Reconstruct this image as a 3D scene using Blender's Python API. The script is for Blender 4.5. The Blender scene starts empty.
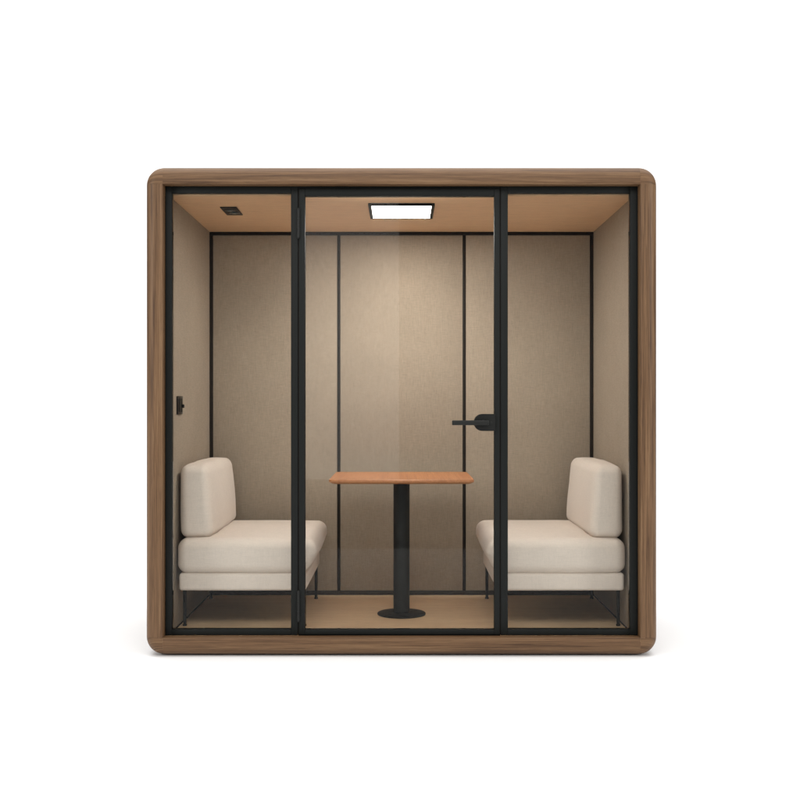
import bpy, bmesh, math, random
from mathutils import Vector, Matrix, noise

random.seed(4)
scene = bpy.context.scene
COL = scene.collection

# ------------------------------------------------------------------ helpers
ZC = 1.2014            # height of the camera above the ground
CAM_Y = -5.25          # camera stands this far in front of the booth
def Z(d):              # height given relative to eye level
    return ZC + d

def obj(name, bm, mat, parent=None, smooth=None):
    me = bpy.data.meshes.new(name)
    bmesh.ops.recalc_face_normals(bm, faces=bm.faces)
    bm.to_mesh(me); bm.free()
    o = bpy.data.objects.new(name, me)
    COL.objects.link(o)
    if mat: me.materials.append(mat)
    if smooth is not None:
        me.polygons.foreach_set('use_smooth', [True] * len(me.polygons))
        if smooth < 180:
            me.set_sharp_from_angle(angle=math.radians(smooth))
    if parent is not None: o.parent = parent
    return o

def thing(name, label, cat, group=None, loc=(0, 0, 0)):
    o = bpy.data.objects.new(name, None)
    o.empty_display_size = 0.1
    COL.objects.link(o)
    o.location = loc
    o['label'] = label; o['category'] = cat
    if group: o['group'] = group
    return o

def bx(bm, x0, x1, y0, y1, z0, z1, bev=0.0, seg=2):
    r = bmesh.ops.create_cube(bm, size=1.0)
    vs = r['verts']
    for v in vs:
        v.co = Vector(((x0 + x1) / 2 + v.co.x * (x1 - x0), (y0 + y1) / 2 + v.co.y * (y1 - y0), (z0 + z1) / 2 + v.co.z * (z1 - z0)))
    if bev > 0:
        es = list({e for v in vs for e in v.link_edges})
        bmesh.ops.bevel(bm, geom=es, offset=bev, segments=seg, affect='EDGES', profile=0.5)

def box(name, mat, parent, x0, x1, y0, y1, z0, z1, bev=0.002, seg=2):
    bm = bmesh.new(); bx(bm, x0, x1, y0, y1, z0, z1, bev, seg)
    return obj(name, bm, mat, parent, 40)

def lathe(bm, prof, cx, cy, n=64):
    rings = []
    for r, z in prof:
        if r < 1e-6:
            rings.append([bm.verts.new((cx, cy, z))])
        else:
            rings.append([bm.verts.new((cx + r * math.cos(2 * math.pi * k / n), cy + r * math.sin(2 * math.pi * k / n), z)) for k in range(n)])
    for a, b in zip(rings, rings[1:]):
        for k in range(n):
            k2 = (k + 1) % n
            if len(a) == 1 and len(b) == 1: continue
            if len(a) == 1: bm.faces.new((a[0], b[k], b[k2]))
            elif len(b) == 1: bm.faces.new((a[k], b[0], a[k2]))
            else: bm.faces.new((a[k], b[k], b[k2], a[k2]))

def cyl_axis(bm, p0, p1, r0, r1, n=24, bev=0.0):
    p0, p1 = Vector(p0), Vector(p1)
    d = (p1 - p0); L = d.length; d.normalize()
    q = d.to_track_quat('Z', 'Y')
    prof = [(0, 0), (r0 - bev, 0), (r0, bev), (r1, L - bev), (r1 - bev, L), (0, L)] if bev else [(0, 0), (r0, 0), (r1, L), (0, L)]
    b2 = bmesh.new(); lathe(b2, prof, 0, 0, n)
    m = bpy.data.meshes.new('tmp'); b2.to_mesh(m); b2.free()
    m.transform(Matrix.Translation(p0) @ q.to_matrix().to_4x4())
    bm.from_mesh(m); bpy.data.meshes.remove(m)

# ---------------------------------------------------------------- materials
def new_mat(name):
    m = bpy.data.materials.new(name); m.use_nodes = True
    nt = m.node_tree
    b = nt.nodes['Principled BSDF']
    return m, nt, b

def N(nt, t, **kw):
    n = nt.nodes.new(t)
    for k, v in kw.items(): setattr(n, k, v)
    return n

def ramp(nt, stops, interp='LINEAR'):
    r = N(nt, 'ShaderNodeValToRGB')
    r.color_ramp.interpolation = interp
    el = r.color_ramp.elements
    while len(el) < len(stops): el.new(0.5)
    for e, (p, c) in zip(el, stops):
        e.position = p; e.color = (*c, 1)
    return r

def wood(name, c_dark, c_mid, c_light, coords, along, scale=1.0, rough=0.45, contrast=1.0, bump=0.08, spec=0.4):
    """grain runs along axis `along` (0/1/2) of the chosen coordinates"""
    m, nt, b = new_mat(name)
    L = nt.links.new
    tc = N(nt, 'ShaderNodeTexCoord')
    oi = N(nt, 'ShaderNodeObjectInfo')
    src = tc.outputs[coords]
    add = N(nt, 'ShaderNodeVectorMath', operation='ADD')
    mul = N(nt, 'ShaderNodeVectorMath', operation='SCALE'); mul.inputs['Scale'].default_value = 13.7
    cmb = N(nt, 'ShaderNodeCombineXYZ')
    for k in range(3): L(oi.outputs['Random'], cmb.inputs[k])
    L(cmb.outputs[0], mul.inputs[0]); L(src, add.inputs[0]); L(mul.outputs[0], add.inputs[1])
    def mapped(across, longi):
        mp = N(nt, 'ShaderNodeMapping')
        s = [across * scale] * 3; s[along] = longi * scale
        mp.inputs['Scale'].default_value = s
        L(add.outputs[0], mp.inputs['Vector']); return mp.outputs[0]
    # broad figure: warped bands
    n1 = N(nt, 'ShaderNodeTexNoise'); n1.inputs['Scale'].default_value = 1; n1.inputs['Detail'].default_value = 6; n1.inputs['Roughness'].default_value = 0.55; n1.inputs['Distortion'].default_value = 0.9
    L(mapped(34, 1.0), n1.inputs['Vector'])
    # fine streaks
    n2 = N(nt, 'ShaderNodeTexNoise'); n2.inputs['Scale'].default_value = 1; n2.inputs['Detail'].default_value = 4; n2.inputs['Roughness'].default_value = 0.7
    L(mapped(210, 2.6), n2.inputs['Vector'])
    # pores: short dark dashes
    n3 = N(nt, 'ShaderNodeTexNoise'); n3.inputs['Scale'].default_value = 1; n3.inputs['Detail'].default_value = 2
    L(mapped(420, 16), n3.inputs['Vector'])
    mx = N(nt, 'ShaderNodeMix', data_type='FLOAT'); mx.inputs[0].default_value = 0.52
    L(n1.outputs['Fac'], mx.inputs[2]); L(n2.outputs['Fac'], mx.inputs[3])
    lo, hi = 0.5 - 0.17 / contrast, 0.5 + 0.17 / contrast
    r = ramp(nt, [(lo, c_dark), (0.5, c_mid), (hi, c_light)])
    L(mx.outputs[0], r.inputs[0])
    pr = N(nt, 'ShaderNodeMapRange'); pr.inputs['From Min'].default_value = 0.28; pr.inputs['From Max'].default_value = 0.46
    pr.inputs['To Min'].default_value = 0.72; pr.inputs['To Max'].default_value = 1.0
    L(n3.outputs['Fac'], pr.inputs['Value'])
    mc = N(nt, 'ShaderNodeVectorMath', operation='SCALE')
    L(r.outputs[0], mc.inputs[0]); L(pr.outputs[0], mc.inputs['Scale'])
    L(mc.outputs[0], b.inputs['Base Color'])
    b.inputs['Roughness'].default_value = rough
    b.inputs['Specular IOR Level'].default_value = spec
    bp = N(nt, 'ShaderNodeBump'); bp.inputs['Strength'].default_value = bump; bp.inputs['Distance'].default_value = 0.001
    L(mx.outputs[0], bp.inputs['Height']); L(bp.outputs[0], b.inputs['Normal'])
    return m

def fabric(name, col, thread=900, mottling=0.12, bump=0.25, sheen=0.15, coords='Object'):
    m, nt, b = new_mat(name)
    L = nt.links.new
    tc = N(nt, 'ShaderNodeTexCoord')
    def nz(sc, det=3, rough=0.6):
        mp = N(nt, 'ShaderNodeMapping'); mp.inputs['Scale'].default_value = sc
        L(tc.outputs[coords], mp.inputs['Vector'])
        n = N(nt, 'ShaderNodeTexNoise'); n.inputs['Scale'].default_value = 1; n.inputs['Detail'].default_value = det; n.inputs['Roughness'].default_value = rough
        L(mp.outputs[0], n.inputs['Vector']); return n.outputs['Fac']
    weft = nz((thread * 0.08, thread * 0.08, thread))       # horizontal threads
    warp = nz((thread, thread, thread * 0.08))               # vertical threads
    a = N(nt, 'ShaderNodeMath', operation='ADD'); L(weft, a.inputs[0]); L(warp, a.inputs[1])
    slub = nz((18, 18, 190), 4)
    slub2 = nz((190, 190, 18), 4)
    a2 = N(nt, 'ShaderNodeMath', operation='ADD'); L(slub, a2.inputs[0]); L(slub2, a2.inputs[1])
    cloud = nz((3, 3, 3), 3)
    s1 = N(nt, 'ShaderNodeMath', operation='MULTIPLY_ADD'); L(a.outputs[0], s1.inputs[0]); s1.inputs[1].default_value = mottling * 1.6; s1.inputs[2].default_value = 1 - mottling * 1.6
    s2 = N(nt, 'ShaderNodeMath', operation='MULTIPLY_ADD'); L(a2.outputs[0], s2.inputs[0]); s2.inputs[1].default_value = mottling * 1.1; L(s1.outputs[0], s2.inputs[2])
    s3 = N(nt, 'ShaderNodeMath', operation='MULTIPLY_ADD'); L(cloud, s3.inputs[0]); s3.inputs[1].default_value = mottling * 0.8; L(s2.outputs[0], s3.inputs[2])
    s4 = N(nt, 'ShaderNodeMath', operation='SUBTRACT'); L(s3.outputs[0], s4.inputs[0]); s4.inputs[1].default_value = mottling * 1.5
    sc = N(nt, 'ShaderNodeVectorMath', operation='SCALE'); sc.inputs[0].default_value = col
    L(s4.outputs[0], sc.inputs['Scale']); L(sc.outputs[0], b.inputs['Base Color'])
    b.inputs['Roughness'].default_value = 0.92
    b.inputs['Specular IOR Level'].default_value = 0.15
    b.inputs['Sheen Weight'].default_value = sheen
    b.inputs['Sheen Roughness'].default_value = 0.5
    bp = N(nt, 'ShaderNodeBump'); bp.inputs['Strength'].default_value = bump; bp.inputs['Distance'].default_value = 0.0008
    L(a.outputs[0], bp.inputs['Height']); L(bp.outputs[0], b.inputs['Normal'])
    return m

def metal_paint(name, col, rough=0.42, spec=0.5):
    m, nt, b = new_mat(name)
    L = nt.links.new
    tc = N(nt, 'ShaderNodeTexCoord')
    n = N(nt, 'ShaderNodeTexNoise'); n.inputs['Scale'].default_value = 380; n.inputs['Detail'].default_value = 2
    L(tc.outputs['Object'], n.inputs['Vector'])
    mr = N(nt, 'ShaderNodeMapRange'); mr.inputs['To Min'].default_value = rough - 0.06; mr.inputs['To Max'].default_value = rough + 0.08
    L(n.outputs['Fac'], mr.inputs['Value']); L(mr.outputs[0], b.inputs['Roughness'])
    b.inputs['Base Color'].default_value = (*col, 1)
    b.inputs['Specular IOR Level'].default_value = spec
    bp = N(nt, 'ShaderNodeBump'); bp.inputs['Strength'].default_value = 0.05; bp.inputs['Distance'].default_value = 0.0005
    L(n.outputs['Fac'], bp.inputs['Height']); L(bp.outputs[0], b.inputs['Normal'])
    return m

M_WALNUT = wood('walnut', (0.047, 0.021, 0.0088), (0.132, 0.070, 0.0325), (0.212, 0.124, 0.062), 'UV', 0, 1.0, 0.50, 1.15, 0.12, 0.3)
M_CEIL = wood('ceiling_veneer', (0.74, 0.470, 0.270), (0.83, 0.545, 0.325), (0.88, 0.610, 0.380), 'Object', 0, 0.9, 0.45, 0.8, 0.03, 0.35)
M_FLOOR = wood('floor_oak', (0.72, 0.485, 0.285), (0.81, 0.570, 0.350), (0.87, 0.640, 0.410), 'Object', 0, 0.9, 0.5, 0.8, 0.04, 0.3)
M_TABLE = wood('table_cherry', (0.31, 0.118, 0.046), (0.42, 0.176, 0.072), (0.53, 0.245, 0.108), 'Object', 1, 0.9, 0.4, 0.9, 0.04, 0.35)
M_WALL = fabric('wall_felt', (0.318, 0.259, 0.197), 420, 0.25, 0.5, 0.05)
M_SOFA = fabric('sofa_linen', (0.67, 0.585, 0.510), 800, 0.13, 0.35, 0.2)
M_BLACK = metal_paint('black_frame_paint', (0.0070, 0.0082, 0.0075), 0.52, 0.18)
M_POST = metal_paint('dark_post_paint', (0.0085, 0.0088, 0.0080), 0.5, 0.22)
M_TRIM = metal_paint('dark_brown_trim', (0.012, 0.008, 0.005), 0.6, 0.2)
M_SKIRT = metal_paint('brown_skirting', (0.030, 0.024, 0.018), 0.6, 0.15)
M_HINGE = metal_paint('hinge_grey', (0.012, 0.0125, 0.0115), 0.45, 0.25)
M_BACK = metal_paint('back_panel_paint', (0.05, 0.045, 0.04), 0.6, 0.3)
M_PLASTIC = metal_paint('dark_plastic', (0.011, 0.008, 0.006), 0.4, 0.3)

M_GLASS, nt, b = new_mat('clear_glass')
nt.nodes.remove(b)
out = nt.nodes['Material Output']
tr = N(nt, 'ShaderNodeBsdfTransparent'); tr.inputs[0].default_value = (0.985, 0.992, 0.988, 1)
gl = N(nt, 'ShaderNodeBsdfGlossy'); gl.inputs['Roughness'].default_value = 0.0
fr = N(nt, 'ShaderNodeFresnel'); fr.inputs['IOR'].default_value = 1.20
mxs = N(nt, 'ShaderNodeMixShader')
nt.links.new(fr.outputs[0], mxs.inputs[0]); nt.links.new(tr.outputs[0], mxs.inputs[1]); nt.links.new(gl.outputs[0], mxs.inputs[2])
nt.links.new(mxs.outputs[0], out.inputs['Surface'])

M_LIGHT, nt, b = new_mat('light_diffuser')
b.inputs['Base Color'].default_value = (0.9, 0.9, 0.88, 1)
b.inputs['Emission Color'].default_value = (1.0, 0.962, 0.91, 1)
b.inputs['Emission Strength'].default_value = 55.0

M_LENS, nt, b = new_mat('lens_glass')
b.inputs['Base Color'].default_value = (0.03, 0.05, 0.06, 1); b.inputs['Roughness'].default_value = 0.12
M_CHROME, nt, b = new_mat('small_chrome')
b.inputs['Base Color'].default_value = (0.55, 0.57, 0.58, 1); b.inputs['Roughness'].default_value = 0.25; b.inputs['Metallic'].default_value = 0.9

M_GROUND, nt, b = new_mat('white_studio_floor')
b.inputs['Base Color'].default_value = (0.90, 0.90, 0.90, 1)
b.inputs['Roughness'].default_value = 0.7; b.inputs['Specular IOR Level'].default_value = 0.2

# ------------------------------------------------------------------ setting
bm = bmesh.new()
prof = [(-3.75, 0.0), (4.2, 0.0)]
for k in range(1, 25):
    a = math.pi / 2 * k / 24
    prof.append((4.2 + 3 * math.sin(a), 3 - 3 * math.cos(a)))
prof.append((7.2, 10.0))
L_, R_ = [], []
for y, z in prof:
    L_.append(bm.verts.new((-13, y, z))); R_.append(bm.verts.new((13, y, z)))
for k in range(len(prof) - 1):
    bm.faces.new((L_[k], R_[k], R_[k + 1], L_[k + 1]))
g = obj('ground', bm, M_GROUND, None, 180)
g['kind'] = 'structure'

# ---------------------------------------------------------------------- pod
POD = thing('office_booth', 'walnut framed glass meeting booth with a black framed door, on the white floor', 'office booth')

OX = 1.129                       # half width of the front opening
OT, OB = Z(1.035), Z(-1.1104)    # opening top / bottom
RAIL = 0.085
FIL = 0.05
DEPTH = 1.345
profile = [(0.0, 0.0551), (0.0, 0.003), (0.0009, 0.0009), (0.003, 0.0), (0.015, 0.0), (RAIL - FIL, 0.0)]
for k in range(1, 11):
    a = math.pi / 2 * k / 10
    profile.append((RAIL - FIL + FIL * math.sin(a), FIL - FIL * math.cos(a)))
for k in range(1, 7):
    profile.append((RAIL, FIL + (DEPTH - 2 * FIL) * k / 6))
for k in range(1, 9):
    a = math.pi / 2 * k / 8
    profile.append((RAIL - FIL + FIL * math.cos(a), DEPTH - FIL + FIL * math.sin(a)))
profile.append((0.0, DEPTH))
plen = [0.0]
for a, b_ in zip(profile, profile[1:]):
    plen.append(plen[-1] + math.hypot(a[0] - b_[0], a[1] - b_[1]))

def sweep_piece(name, stations, planar=False):
    """stations: list of (function offset->(x,z), u)"""
    bm = bmesh.new(); uvl = bm.loops.layers.uv.new('UVMap')
    rows = []
    for fn, u in stations:
        rows.append([bm.verts.new((fn(o)[0], y, fn(o)[1])) for o, y in profile])
    for i in range(len(rows) - 1):
        for j in range(len(profile) - 1):
            q = [rows[i][j], rows[i + 1][j], rows[i + 1][j + 1], rows[i][j + 1]]
            uv = [(stations[i][1], plen[j]), (stations[i + 1][1], plen[j]), (stations[i + 1][1], plen[j + 1]), (stations[i][1], plen[j + 1])]
            if planar: uv = [(v.co.x, v.co.z + 0.6 * v.co.y) for v in q]
            keep, kuv = [], []
            for v, t in zip(q, uv):
                if all((v.co - w.co).length > 1e-6 for w in keep): keep.append(v); kuv.append(t)
            if len(keep) < 3: continue
            f = bm.faces.new(keep)
            for lp, t in zip(f.loops, kuv): lp[uvl].uv = t
    bmesh.ops.remove_doubles(bm, verts=bm.verts, dist=1e-6)
    return obj(name, bm, M_WALNUT, POD, 50)

def lin(p, q, d, n=6):   # straight rail between opening corners p,q pushed outward along d
    st = []
    L = math.hypot(q[0] - p[0], q[1] - p[1])
    for k in range(n + 1):
        t = k / n
        st.append((lambda o, t=t: (p[0] + (q[0] - p[0]) * t + d[0] * o, p[1] + (q[1] - p[1]) * t + d[1] * o), L * t))
    return st
def arc(c, a0, n=14):
    st = []
    for k in range(n + 1):
        a = a0 + math.pi / 2 * k / n
        st.append((lambda o, a=a: (c[0] + o * math.cos(a), c[1] + o * math.sin(a)), 0.085 * math.pi / 2 * k / n))
    return st
JG = 0.0003    # hairline joint between rail and corner piece
sweep_piece('top_rail', lin((-OX + JG, OT), (OX - JG, OT), (0, 1)))
sweep_piece('base_rail', lin((OX - JG, OB), (-OX + JG, OB), (0, -1)))
sweep_piece('side_rail', lin((-OX, OB + JG), (-OX, OT - JG), (-1, 0)))
sweep_piece('side_rail', lin((OX, OT - JG), (OX, OB + JG), (1, 0)))
for c, a0 in (((OX, OT), 0), ((-OX, OT), math.pi / 2), ((-OX, OB), math.pi), ((OX, OB), 1.5 * math.pi)):
    sweep_piece('corner_piece', arc(c, a0), True)
box('rear_panel', M_BACK, POD, -OX, OX, DEPTH - 0.02, DEPTH - 0.002, OB, OT, 0.0)
box('plinth', M_TRIM, POD, -OX - 0.02, OX + 0.02, 0.07, DEPTH - 0.07, 0.0, Z(-1.1104) - 0.078, 0.0)

# lining
WX = 1.118; CZ = Z(0.997); FZ = Z(-1.119); BY = 1.225; FY = 0.1005
box('ceiling_panel', M_CEIL, POD, -1.16, 1.16, FY, BY + 0.04, CZ, CZ + 0.04, 0)
box('floor_panel', M_FLOOR, POD, -1.16, 1.16, FY - 0.06, BY + 0.04, FZ - 0.018, FZ, 0)
for s in (-1, 1):
    x0, x1 = sorted((s * WX, s * (WX + 0.035)))
    box('side_wall', M_WALL, POD, x0, x1, FY, BY + 0.04, FZ, CZ, 0)
    x0, x1 = sorted((s * WX, s * (WX - 0.004)))
    box('skirting', M_SKIRT, POD, x0, x1, FY + 0.002, BY - 0.012, FZ + 0.0005, FZ + 0.007, 0.0006)
# back wall: three felt panels between dark strips
TW = 0.020
xs = [-WX, -0.3655, 0.3655, WX]
for k in range(3):
    a = xs[k] + (TW if k == 0 else TW * 0.45); c = xs[k + 1] - (TW if k == 2 else TW * 0.45)
    box('back_panel', M_WALL, POD, a, c, BY, BY + 0.03, FZ + 0.026, CZ - TW, 0.002)
box('rear_batten', M_TRIM, POD, -WX, WX, BY + 0.0305, BY + 0.04, FZ, CZ, 0)
for s in (-1, 1):
    x0, x1 = sorted((s * WX, s * (WX - TW)))
    box('trim_strip', M_TRIM, POD, x0 + 0.0005, x1 - 0.0005, BY - 0.005, BY + 0.028, FZ + 0.026, CZ - TW, 0.001)
for x in (-0.3655, 0.3655):
    box('trim_strip', M_TRIM, POD, x - TW * 0.45 + 0.0005, x + TW * 0.45 - 0.0005, BY - 0.003, BY + 0.028, FZ + 0.026, CZ - TW, 0.001)
box('trim_strip', M_TRIM, POD, -WX + 0.0005, WX - 0.0005, BY - 0.005, BY + 0.028, CZ - TW + 0.0005, CZ - 0.0005, 0.001)
box('trim_strip', M_SKIRT, POD, -WX + 0.0065, WX - 0.0065, BY - 0.005, BY + 0.028, FZ + 0.0005, FZ + 0.0255, 0.001)

# frames
def frame_mesh(x0, x1, z0, z1, ix0, ix1, iz0, iz1, y0, y1, name, parent):
    bm = bmesh.new()
    bx(bm, x0, ix0, y0, y1, z0, z1, 0.0028, 3)
    bx(bm, ix1, x1, y0, y1, z0, z1, 0.0028, 3)
    bx(bm, ix0 + 0.0002, ix1 - 0.0002, y0 + 0.0004, y1 - 0.0004, iz1, z1, 0.0012)
    bx(bm, ix0 + 0.0002, ix1 - 0.0002, y0 + 0.0004, y1 - 0.0004, z0, iz0, 0.0012)
    return obj(name, bm, M_BLACK, parent, 40)
def pane(parent, x0, x1, z0, z1, y):
    return box('glass_pane', M_GLASS, parent, x0, x1, y - 0.004, y + 0.004, z0, z1, 0)

F0, F1 = 0.056, 0.100
e = 0.0006
iz0, iz1 = Z(-1.082), Z(1.0028)
w = frame_mesh(-OX + e, -0.494, OB + e, OT - e, -1.097, -0.528, iz0, iz1, F0, F1, 'fixed_window', POD)
pane(w, -1.096, -0.529, iz0 + .001, iz1 - .001, 0.084)
w = frame_mesh(0.4728, OX - e, OB + e, OT - e, 0.508, 1.092, iz0, iz1, F0, F1, 'fixed_window', POD)
pane(w, 0.509, 1.091, iz0 + .001, iz1 - .001, 0.084)
# head bar above the door, sill below
box('door_head', M_BLACK, POD, -0.4935, 0.4723, F0 + 0.004, F1, Z(1.0262), OT - e, 0.001)
box('door_sill', M_BLACK, POD, -0.4935, 0.4723, F0 + 0.010, F1, OB - 0.006, OB + 0.004, 0.001)
DF0, DF1 = 0.051, 0.094
door = frame_mesh(-0.4892, 0.4688, OB + 0.0055, Z(1.0235), -0.4605, 0.4425, Z(-1.082), Z(0.988), DF0, DF1, 'door', POD)
pane(door, -0.4600, 0.4420, Z(-1.0815), Z(0.9875), 0.079)
# door seal: dark jambs behind the gaps
for x in (-0.4916, 0.4708):
    box('door_seal', M_TRIM, POD, x - 0.0017, x + 0.0017, 0.060, 0.098, OB + 0.0045, Z(1.0255), 0)
# hinges
for z0, z1 in ((0.788, 0.926), (-1.041, -0.898)):
    bm = bmesh.new()
    zs = [z0, z0 + (z1 - z0) * 0.33, z0 + (z1 - z0) * 0.67, z1]
    for a, c in zip(zs, zs[1:]):
        cyl_axis(bm, (-0.4914, DF0 - 0.003, Z(a + 0.0006)), (-0.4914, DF0 - 0.003, Z(c - 0.0006)), 0.0072, 0.0072, 20, 0.0008)
    cyl_axis(bm, (-0.4914, DF0 - 0.003, Z(z0 - 0.004)), (-0.4914, DF0 - 0.003, Z(z1 + 0.004)), 0.0045, 0.0045, 16, 0.001)
    obj('hinge', bm, M_HINGE, door, 40)
# handle: D shaped lock case against the stile, lever pointing left
def px(x, d=5.30): return (x - 401.5) * d / 1111.0
def pz(y, d=5.30): return Z(-(y - 403.0) * d / 1111.0)
hd = 5.285
xl, xr = px(474.0, hd), px(495.4, hd)
zt, zb = pz(414.0, hd), pz(431.0, hd)
def d_plate(bm, y0, y1):
    r = (zt - zb) / 2; zc = (zt + zb) / 2
    pts = [(xr, zb), (xr, zt)]
    r2 = r * 0.98
    for k in range(0, 19):
        a = math.pi / 2 + math.pi * k / 18
        pts.append((xl + r2 + r2 * math.cos(a), zc + r * math.sin(a)))
    f = bm.faces.new([bm.verts.new((x, y0, z)) for x, z in pts])
    ext = bmesh.ops.extrude_face_region(bm, geom=[f])
    for v in ext['geom']:
        if isinstance(v, bmesh.types.BMVert): v.co.y = y1
bm = bmesh.new(); d_plate(bm, 0.028, 0.0745)
bmesh.ops.recalc_face_normals(bm, faces=bm.faces)
bmesh.ops.bevel(bm, geom=[ed for ed in bm.edges if abs(ed.verts[0].co.y - ed.verts[1].co.y) < 1e-6 and ed.verts[0].co.y < 0.03], offset=0.0025, segments=2, affect='EDGES')
hp = obj('handle', bm, M_POST, door, 40)
bm = bmesh.new()
bx(bm, px(452, 5.25), px(489, 5.25), -0.004, 0.012, pz(425.2, 5.25), pz(420.4, 5.25), 0.004, 3)
cyl_axis(bm, (px(484, 5.25), 0.008, pz(422.7, 5.25)), (px(484, 5.25), 0.028, pz(422.7, 5.25)), 0.0125, 0.0125, 28)
obj('lever', bm, M_HINGE, hp, 40)
bm = bmesh.new(); cyl_axis(bm, (px(491, hd), 0.0265, pz(422.5, hd)), (px(491, hd), 0.0284, pz(422.5, hd)), 0.006, 0.006, 24, 0.0004)
obj('lock_cylinder', bm, M_HINGE, hp, 40)

# ceiling light: surface mounted frame + diffuser
x0, x1, y0, y1 = -0.166, 0.166, 0.290, 0.690
bm = bmesh.new(); t = 0.017
zl, zh = CZ - 0.014, CZ - 0.0003
bx(bm, x0, x0 + t, y0, y1, zl, zh, 0.0012); bx(bm, x1 - t, x1, y0, y1, zl, zh, 0.0012)
bx(bm, x0 + t, x1 - t, y0, y0 + t, zl + .0002, zh, 0.0006); bx(bm, x0 + t, x1 - t, y1 - t * 1.3, y1, zl + .0002, zh, 0.0006)
cl = obj('ceiling_light', bm, M_BLACK, POD, 40)
box('diffuser', M_LIGHT, cl, x0 + t + .0003, x1 - t - .0003, y0 + t + .0003, y1 - t * 1.3 - .0003, zl + 0.0015, zh - 0.002, 0)

# ceiling vent / sensor plate
sx0, sx1, sy0, sy1 = -0.922, -0.838, 0.390, 0.620
bm = bmesh.new()
bx(bm, sx0, sx1, sy0, sy1, CZ - 0.006, CZ - 0.0003, 0.002)
sp = obj('sensor_plate', bm, M_PLASTIC, POD, 40)
for yy, xx, mt, r in ((0.470, -0.884, M_LENS, 0.022), (0.545, -0.872, M_LENS, 0.022)):
    bm = bmesh.new()
    zz = CZ - 0.006
    lathe(bm, [(r + .006, zz + .001), (r + .006, zz - .001), (r + .003, zz - .002), (r, zz - .001), (r - .001, zz - .0005), (r * .8, zz - .002), (r * .5, zz - .0035), (0, zz - .004)], xx, yy, 32)
    obj('sensor_lens', bm, mt, sp, 50)
for yy, xx in ((0.470, -0.884), (0.550, -0.874)):
    bm = bmesh.new()
    lathe(bm, [(0.011, CZ - 0.0085), (0.011, CZ - 0.0100), (0.009, CZ - 0.0110), (0, CZ - 0.0112)], xx, yy, 20)
    obj('sensor_cap', bm, M_CHROME, sp, 40)

# wall switch on the left wall
bm = bmesh.new(); bx(bm, -WX - 0.001, -WX + 0.009, 0.268, 0.385, Z(-0.056), Z(0.034), 0.002)
sw = obj('wall_switch', bm, M_PLASTIC, POD, 40)
bm = bmesh.new()
bx(bm, -WX + 0.0093, -WX + 0.012, 0.285, 0.322, Z(-0.045), Z(0.023), 0.001)
bx(bm, -WX + 0.0093, -WX + 0.012, 0.331, 0.368, Z(-0.045), Z(0.023), 0.001)
obj('switch_rocker', bm, M_POST, sw, 40)
bm = bmesh.new(); cyl_axis(bm, (-WX + 0.0122, 0.352, Z(-0.016)), (-WX + 0.023, 0.352, Z(-0.016)), 0.009, 0.0085, 24, 0.001)
obj('switch_knob', bm, M_BLACK, sw, 40)

# -------------------------------------------------------------- upholstery
def soft_box(name, mat, parent, x0, x1, y0, y1, z0, z1, r, bulge, seed, shape=None, wr=0.0034):
    """rounded cushion: dense grid, edges rolled to radius r, faces bulging"""
    def grid(a, c):
        n_e, n_m = 7, 16
        g_ = [a + r * (k / n_e) for k in range(n_e)]
        g_ += [a + r + (c - a - 2 * r) * k / n_m for k in range(n_m)]
        g_ += [c - r + r * (k / n_e) for k in range(n_e + 1)]
        return g_
    X, Y, Zs = grid(x0, x1), grid(y0, y1), grid(z0, z1)
    bm = bmesh.new(); cache = {}
    cen = Vector(((x0 + x1) / 2, (y0 + y1) / 2, (z0 + z1) / 2)); half = Vector(((x1 - x0) / 2, (y1 - y0) / 2, (z1 - z0) / 2))
    def vert(i, j, k):
        key = (i, j, k)
        if key in cache: return cache[key]
        p = Vector((X[i], Y[j], Zs[k]))
        q = Vector((min(max(p.x, x0 + r), x1 - r), min(max(p.y, y0 + r), y1 - r), min(max(p.z, z0 + r), z1 - r)))
        d = p - q
        if d.length > 1e-9:
            # keep angular spacing even
            m = max(abs(d.x), abs(d.y), abs(d.z))
            dd = Vector([math.tan(math.pi / 4 * c_ / m) if m else 0 for c_ in d])
            p2 = q + dd.normalized() * r
        else: p2 = p
        n = (p2 - q).normalized() if d.length > 1e-9 else Vector((0, 0, 1))
        u = Vector(((p2.x - cen.x) / half.x, (p2.y - cen.y) / half.y, (p2.z - cen.z) / half.z))
        f = [(1 - u[1] ** 2) * (1 - u[2] ** 2), (1 - u[0] ** 2) * (1 - u[2] ** 2), (1 - u[0] ** 2) * (1 - u[1] ** 2)]
        for ax in range(3):
            p2[ax] += bulge[ax] * max(f[ax], 0) ** 0.7 * u[ax]
        nv = noise.noise(p2 * 4.5 + Vector((seed, 0, 0))) + 0.5 * noise.noise(Vector((p2.x * 6, p2.y * 12, p2.z * 9)) + Vector((0, seed, 0)))
        p2 = p2 + n * nv * wr
        if shape: p2 = shape(p2)
        cache[key] = bm.verts.new(p2); return cache[key]
    nx, ny, nz = len(X) - 1, len(Y) - 1, len(Zs) - 1
    for k in (0, nz):
        for i in range(nx):
            for j in range(ny): bm.faces.new((vert(i, j, k), vert(i + 1, j, k), vert(i + 1, j + 1, k), vert(i, j + 1, k)))
    for j in (0, ny):
        for i in range(nx):
            for k in range(nz): bm.faces.new((vert(i, j, k), vert(i + 1, j, k), vert(i + 1, j, k + 1), vert(i, j, k + 1)))
    for i in (0, nx):
        for j in range(ny):
            for k in range(nz): bm.faces.new((vert(i, j, k), vert(i, j + 1, k), vert(i, j + 1, k + 1), vert(i, j, k + 1)))
    return obj(name, bm, mat, parent, 180)

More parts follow.
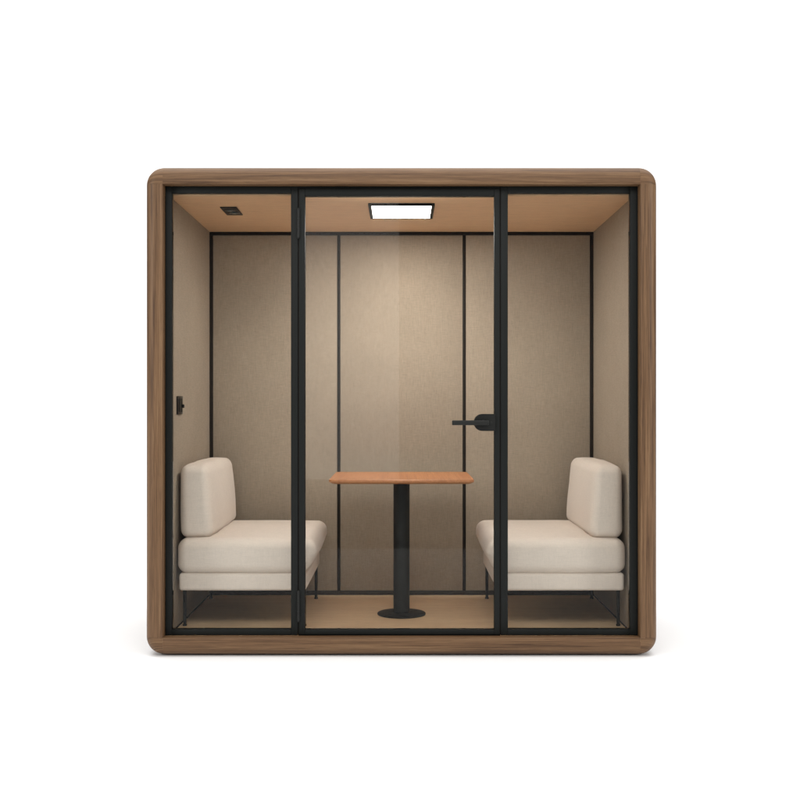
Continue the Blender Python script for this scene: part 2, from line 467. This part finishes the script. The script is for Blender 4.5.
def sofa(s, label):
    t = thing('bench_sofa', label, 'sofa', 'sofas facing each other inside the booth', loc=(s * 0.77, 0.67, FZ))
    inv = Matrix.Translation(-Vector(t.location))
    def rng(a, c): return sorted((s * a, s * c))
    ys, ye = 0.222, 1.128
    # base
    x0, x1 = rng(1.098, 0.470)
    parts = []
    parts.append(soft_box('seat_base', M_SOFA, t, x0, x1, ys + 0.004, ye, FZ + 0.193, FZ + 0.279, 0.014, (0.002, 0.002, 0), 3 + s, wr=0.001))
    # seat cushion
    x0, x1 = rng(1.106, 0.428)
    def seat_shape(p):
        q = p.copy()
        # front edge towards the table falls in underneath
        tz = (FZ + 0.45 - p.z) / 0.17
        ax = abs(p.x)
        if ax < 0.60 and tz > 0.45:
            q.x += s * (0.60 - ax) / 0.17 * 0.034 * (tz - 0.45) / 0.55
        return q
    parts.append(soft_box('seat_cushion', M_SOFA, t, x0, x1, ys - 0.004, ye, FZ + 0.278, FZ + 0.448, 0.048, (0.008, 0.010, 0.012), 7 + 3 * s, seat_shape))
    # back cushion
    x0, x1 = rng(1.100, 0.938)
    def back_shape(p):
        q = p.copy()
        tz = (p.z - (FZ + 0.45)) / 0.36
        w = min(max((1.10 - abs(p.x)) / 0.16, 0.0), 1.0)
        q.x += s * 0.030 * tz * w
        return q
    parts.append(soft_box('back_cushion', M_SOFA, t, x0, x1, 0.268, 1.105, FZ + 0.447, FZ + 0.806, 0.040, (0.016, 0.012, 0.012), 15 + 5 * s, back_shape))
    # legs + under frame
    bm = bmesh.new()
    x0, x1 = rng(1.092, 0.478)
    x0, x1 = rng(1.075, 0.50)
    bx(bm, x0, x1, ys + 0.06, ye - 0.03, FZ + 0.186, FZ + 0.1925, 0.002)
    parts.append(obj('under_frame', bm, M_BLACK, t, 40))
    for xx in (1.088, 0.488):
        for yy in (0.330, 1.100):
            bm = bmesh.new()
            cyl_axis(bm, (s * xx, yy, FZ + 0.004), (s * xx, yy, FZ + 0.1925), 0.0080, 0.0090, 20)
            cyl_axis(bm, (s * xx, yy, FZ + 0.0003), (s * xx, yy, FZ + 0.0085), 0.0105, 0.0105, 20, 0.001)
            parts.append(obj('leg', bm, M_BLACK, t, 40))
    for p in parts:
        p.data.transform(inv)
sofa(-1, 'cream fabric sofa with its back cushion under the small dark wall switch')
sofa(1, 'cream fabric sofa on the door handle side, no switch above its cushion')

# ------------------------------------------------------------------- table
TC = (0.0, 0.635)
TB = thing('pedestal_table', 'orange brown wooden table on a dark round post, between the two sofas', 'table', loc=(TC[0], TC[1], FZ))
def rrect(hx, hy, r, n=10):
    pts = []
    for cx, cy, a0 in ((hx - r, hy - r, 0), (-hx + r, hy - r, 90), (-hx + r, -hy + r, 180), (hx - r, -hy + r, 270)):
        for k in range(n + 1):
            a = math.radians(a0 + 90 * k / n)
            pts.append((cx + r * math.cos(a), cy + r * math.sin(a)))
    return pts
bm = bmesh.new()
lay = [(0.022, 0.712), (0.004, 0.7195), (0.0005, 0.722), (0.0, 0.727), (0.0005, 0.7325), (0.0025, 0.7345)]
rows = []
for ins, z in lay:
    rows.append([bm.verts.new((x, y, z)) for x, y in rrect(0.366 - ins, 0.322 - ins, 0.034 - ins)])
for a, c in zip(rows, rows[1:]):
    n = len(a)
    for k in range(n): bm.faces.new((a[k], a[(k + 1) % n], c[(k + 1) % n], c[k]))
bm.faces.new(rows[0]); bm.faces.new(rows[-1])
obj('table_top', bm, M_TABLE, TB, 30)
bm = bmesh.new()
lathe(bm, [(0.0, 0.0115), (0.043, 0.0115), (0.043, 0.7005), (0, 0.7005)], 0, 0, 64)
obj('post', bm, M_POST, TB, 40)
bm = bmesh.new(); lathe(bm, [(0, 0.0003), (0.126, 0.0003), (0.1275, 0.002), (0.1275, 0.0075), (0.125, 0.0095), (0.05, 0.011), (0, 0.011)], 0, 0, 96)
obj('disc_base', bm, M_POST, TB, 40)
bm = bmesh.new(); bx(bm, -0.11, 0.11, -0.11, 0.11, 0.701, 0.7117, 0.002)
obj('mounting_plate', bm, M_POST, TB, 40)

# ---------------------------------------------------------------- lighting
w = bpy.data.worlds.new('World'); scene.world = w; w.use_nodes = True
bg = w.node_tree.nodes['Background']
bg.inputs[0].default_value = (0.95, 0.97, 1.0, 1); bg.inputs[1].default_value = 0.20

def area(name, loc, target, sx, sy, radiance, col=(1, 1, 1)):
    l = bpy.data.lights.new(name, 'AREA'); l.shape = 'RECTANGLE'; l.size = sx; l.size_y = sy
    l.energy = radiance * math.pi * sx * sy * 1.0
    l.color = col
    o = bpy.data.objects.new(name, l); COL.objects.link(o)
    o.location = loc
    d = Vector(target) - Vector(loc)
    o.rotation_euler = d.to_track_quat('-Z', 'Y').to_euler()
    return o
area('key_softbox', (0.0, -5.2, 5.0), (0, 0.3, 1.0), 5.0, 2.0, 4.7, (1.0, 0.985, 0.96))
for sx in (-1, 1):
    area('side_fill', (sx * 5.4, -3.6, 2.9), (0, 0.5, 1.2), 2.2, 3.0, 7.0, (1.0, 0.985, 0.96))  # added fill lamps, put in to brighten the booth's side walls and ceiling
area('top_softbox', (0.0, -0.7, 6.5), (0, -0.8, 0), 9.0, 4.0, 3.1, (1.0, 0.995, 0.985))
area('background_light', (0.0, 2.6, 7.0), (0, 7.2, 2.6), 14.0, 1.5, 9.5)
area('strip_softbox', (-0.62, -8.0, 2.39), (-0.62, 0, 2.39), 1.18, 4.22, 2.3, (1.0, 0.98, 0.95))

# ------------------------------------------------------------------ camera
cam = bpy.data.cameras.new('camera'); co = bpy.data.objects.new('camera', cam); COL.objects.link(co)
co.location = (0, CAM_Y, ZC); co.rotation_euler = (math.radians(90), 0, 0)
cam.lens = 50.0; cam.sensor_width = 36.0; cam.sensor_fit = 'HORIZONTAL'
cam.shift_x = -1.5 / 800; cam.shift_y = 3.0 / 800
cam.clip_start = 0.05; cam.clip_end = 200
scene.camera = co

scene.view_settings.view_transform = 'Standard'
scene.view_settings.look = 'None'
scene.view_settings.exposure = 0.07
scene.view_settings.gamma = 1.0
scene.cycles.use_denoising = True
scene.cycles.max_bounces = 14
scene.cycles.diffuse_bounces = 8
scene.cycles.glossy_bounces = 6
scene.cycles.transparent_max_bounces = 24
scene.cycles.sample_clamp_indirect = 6.0
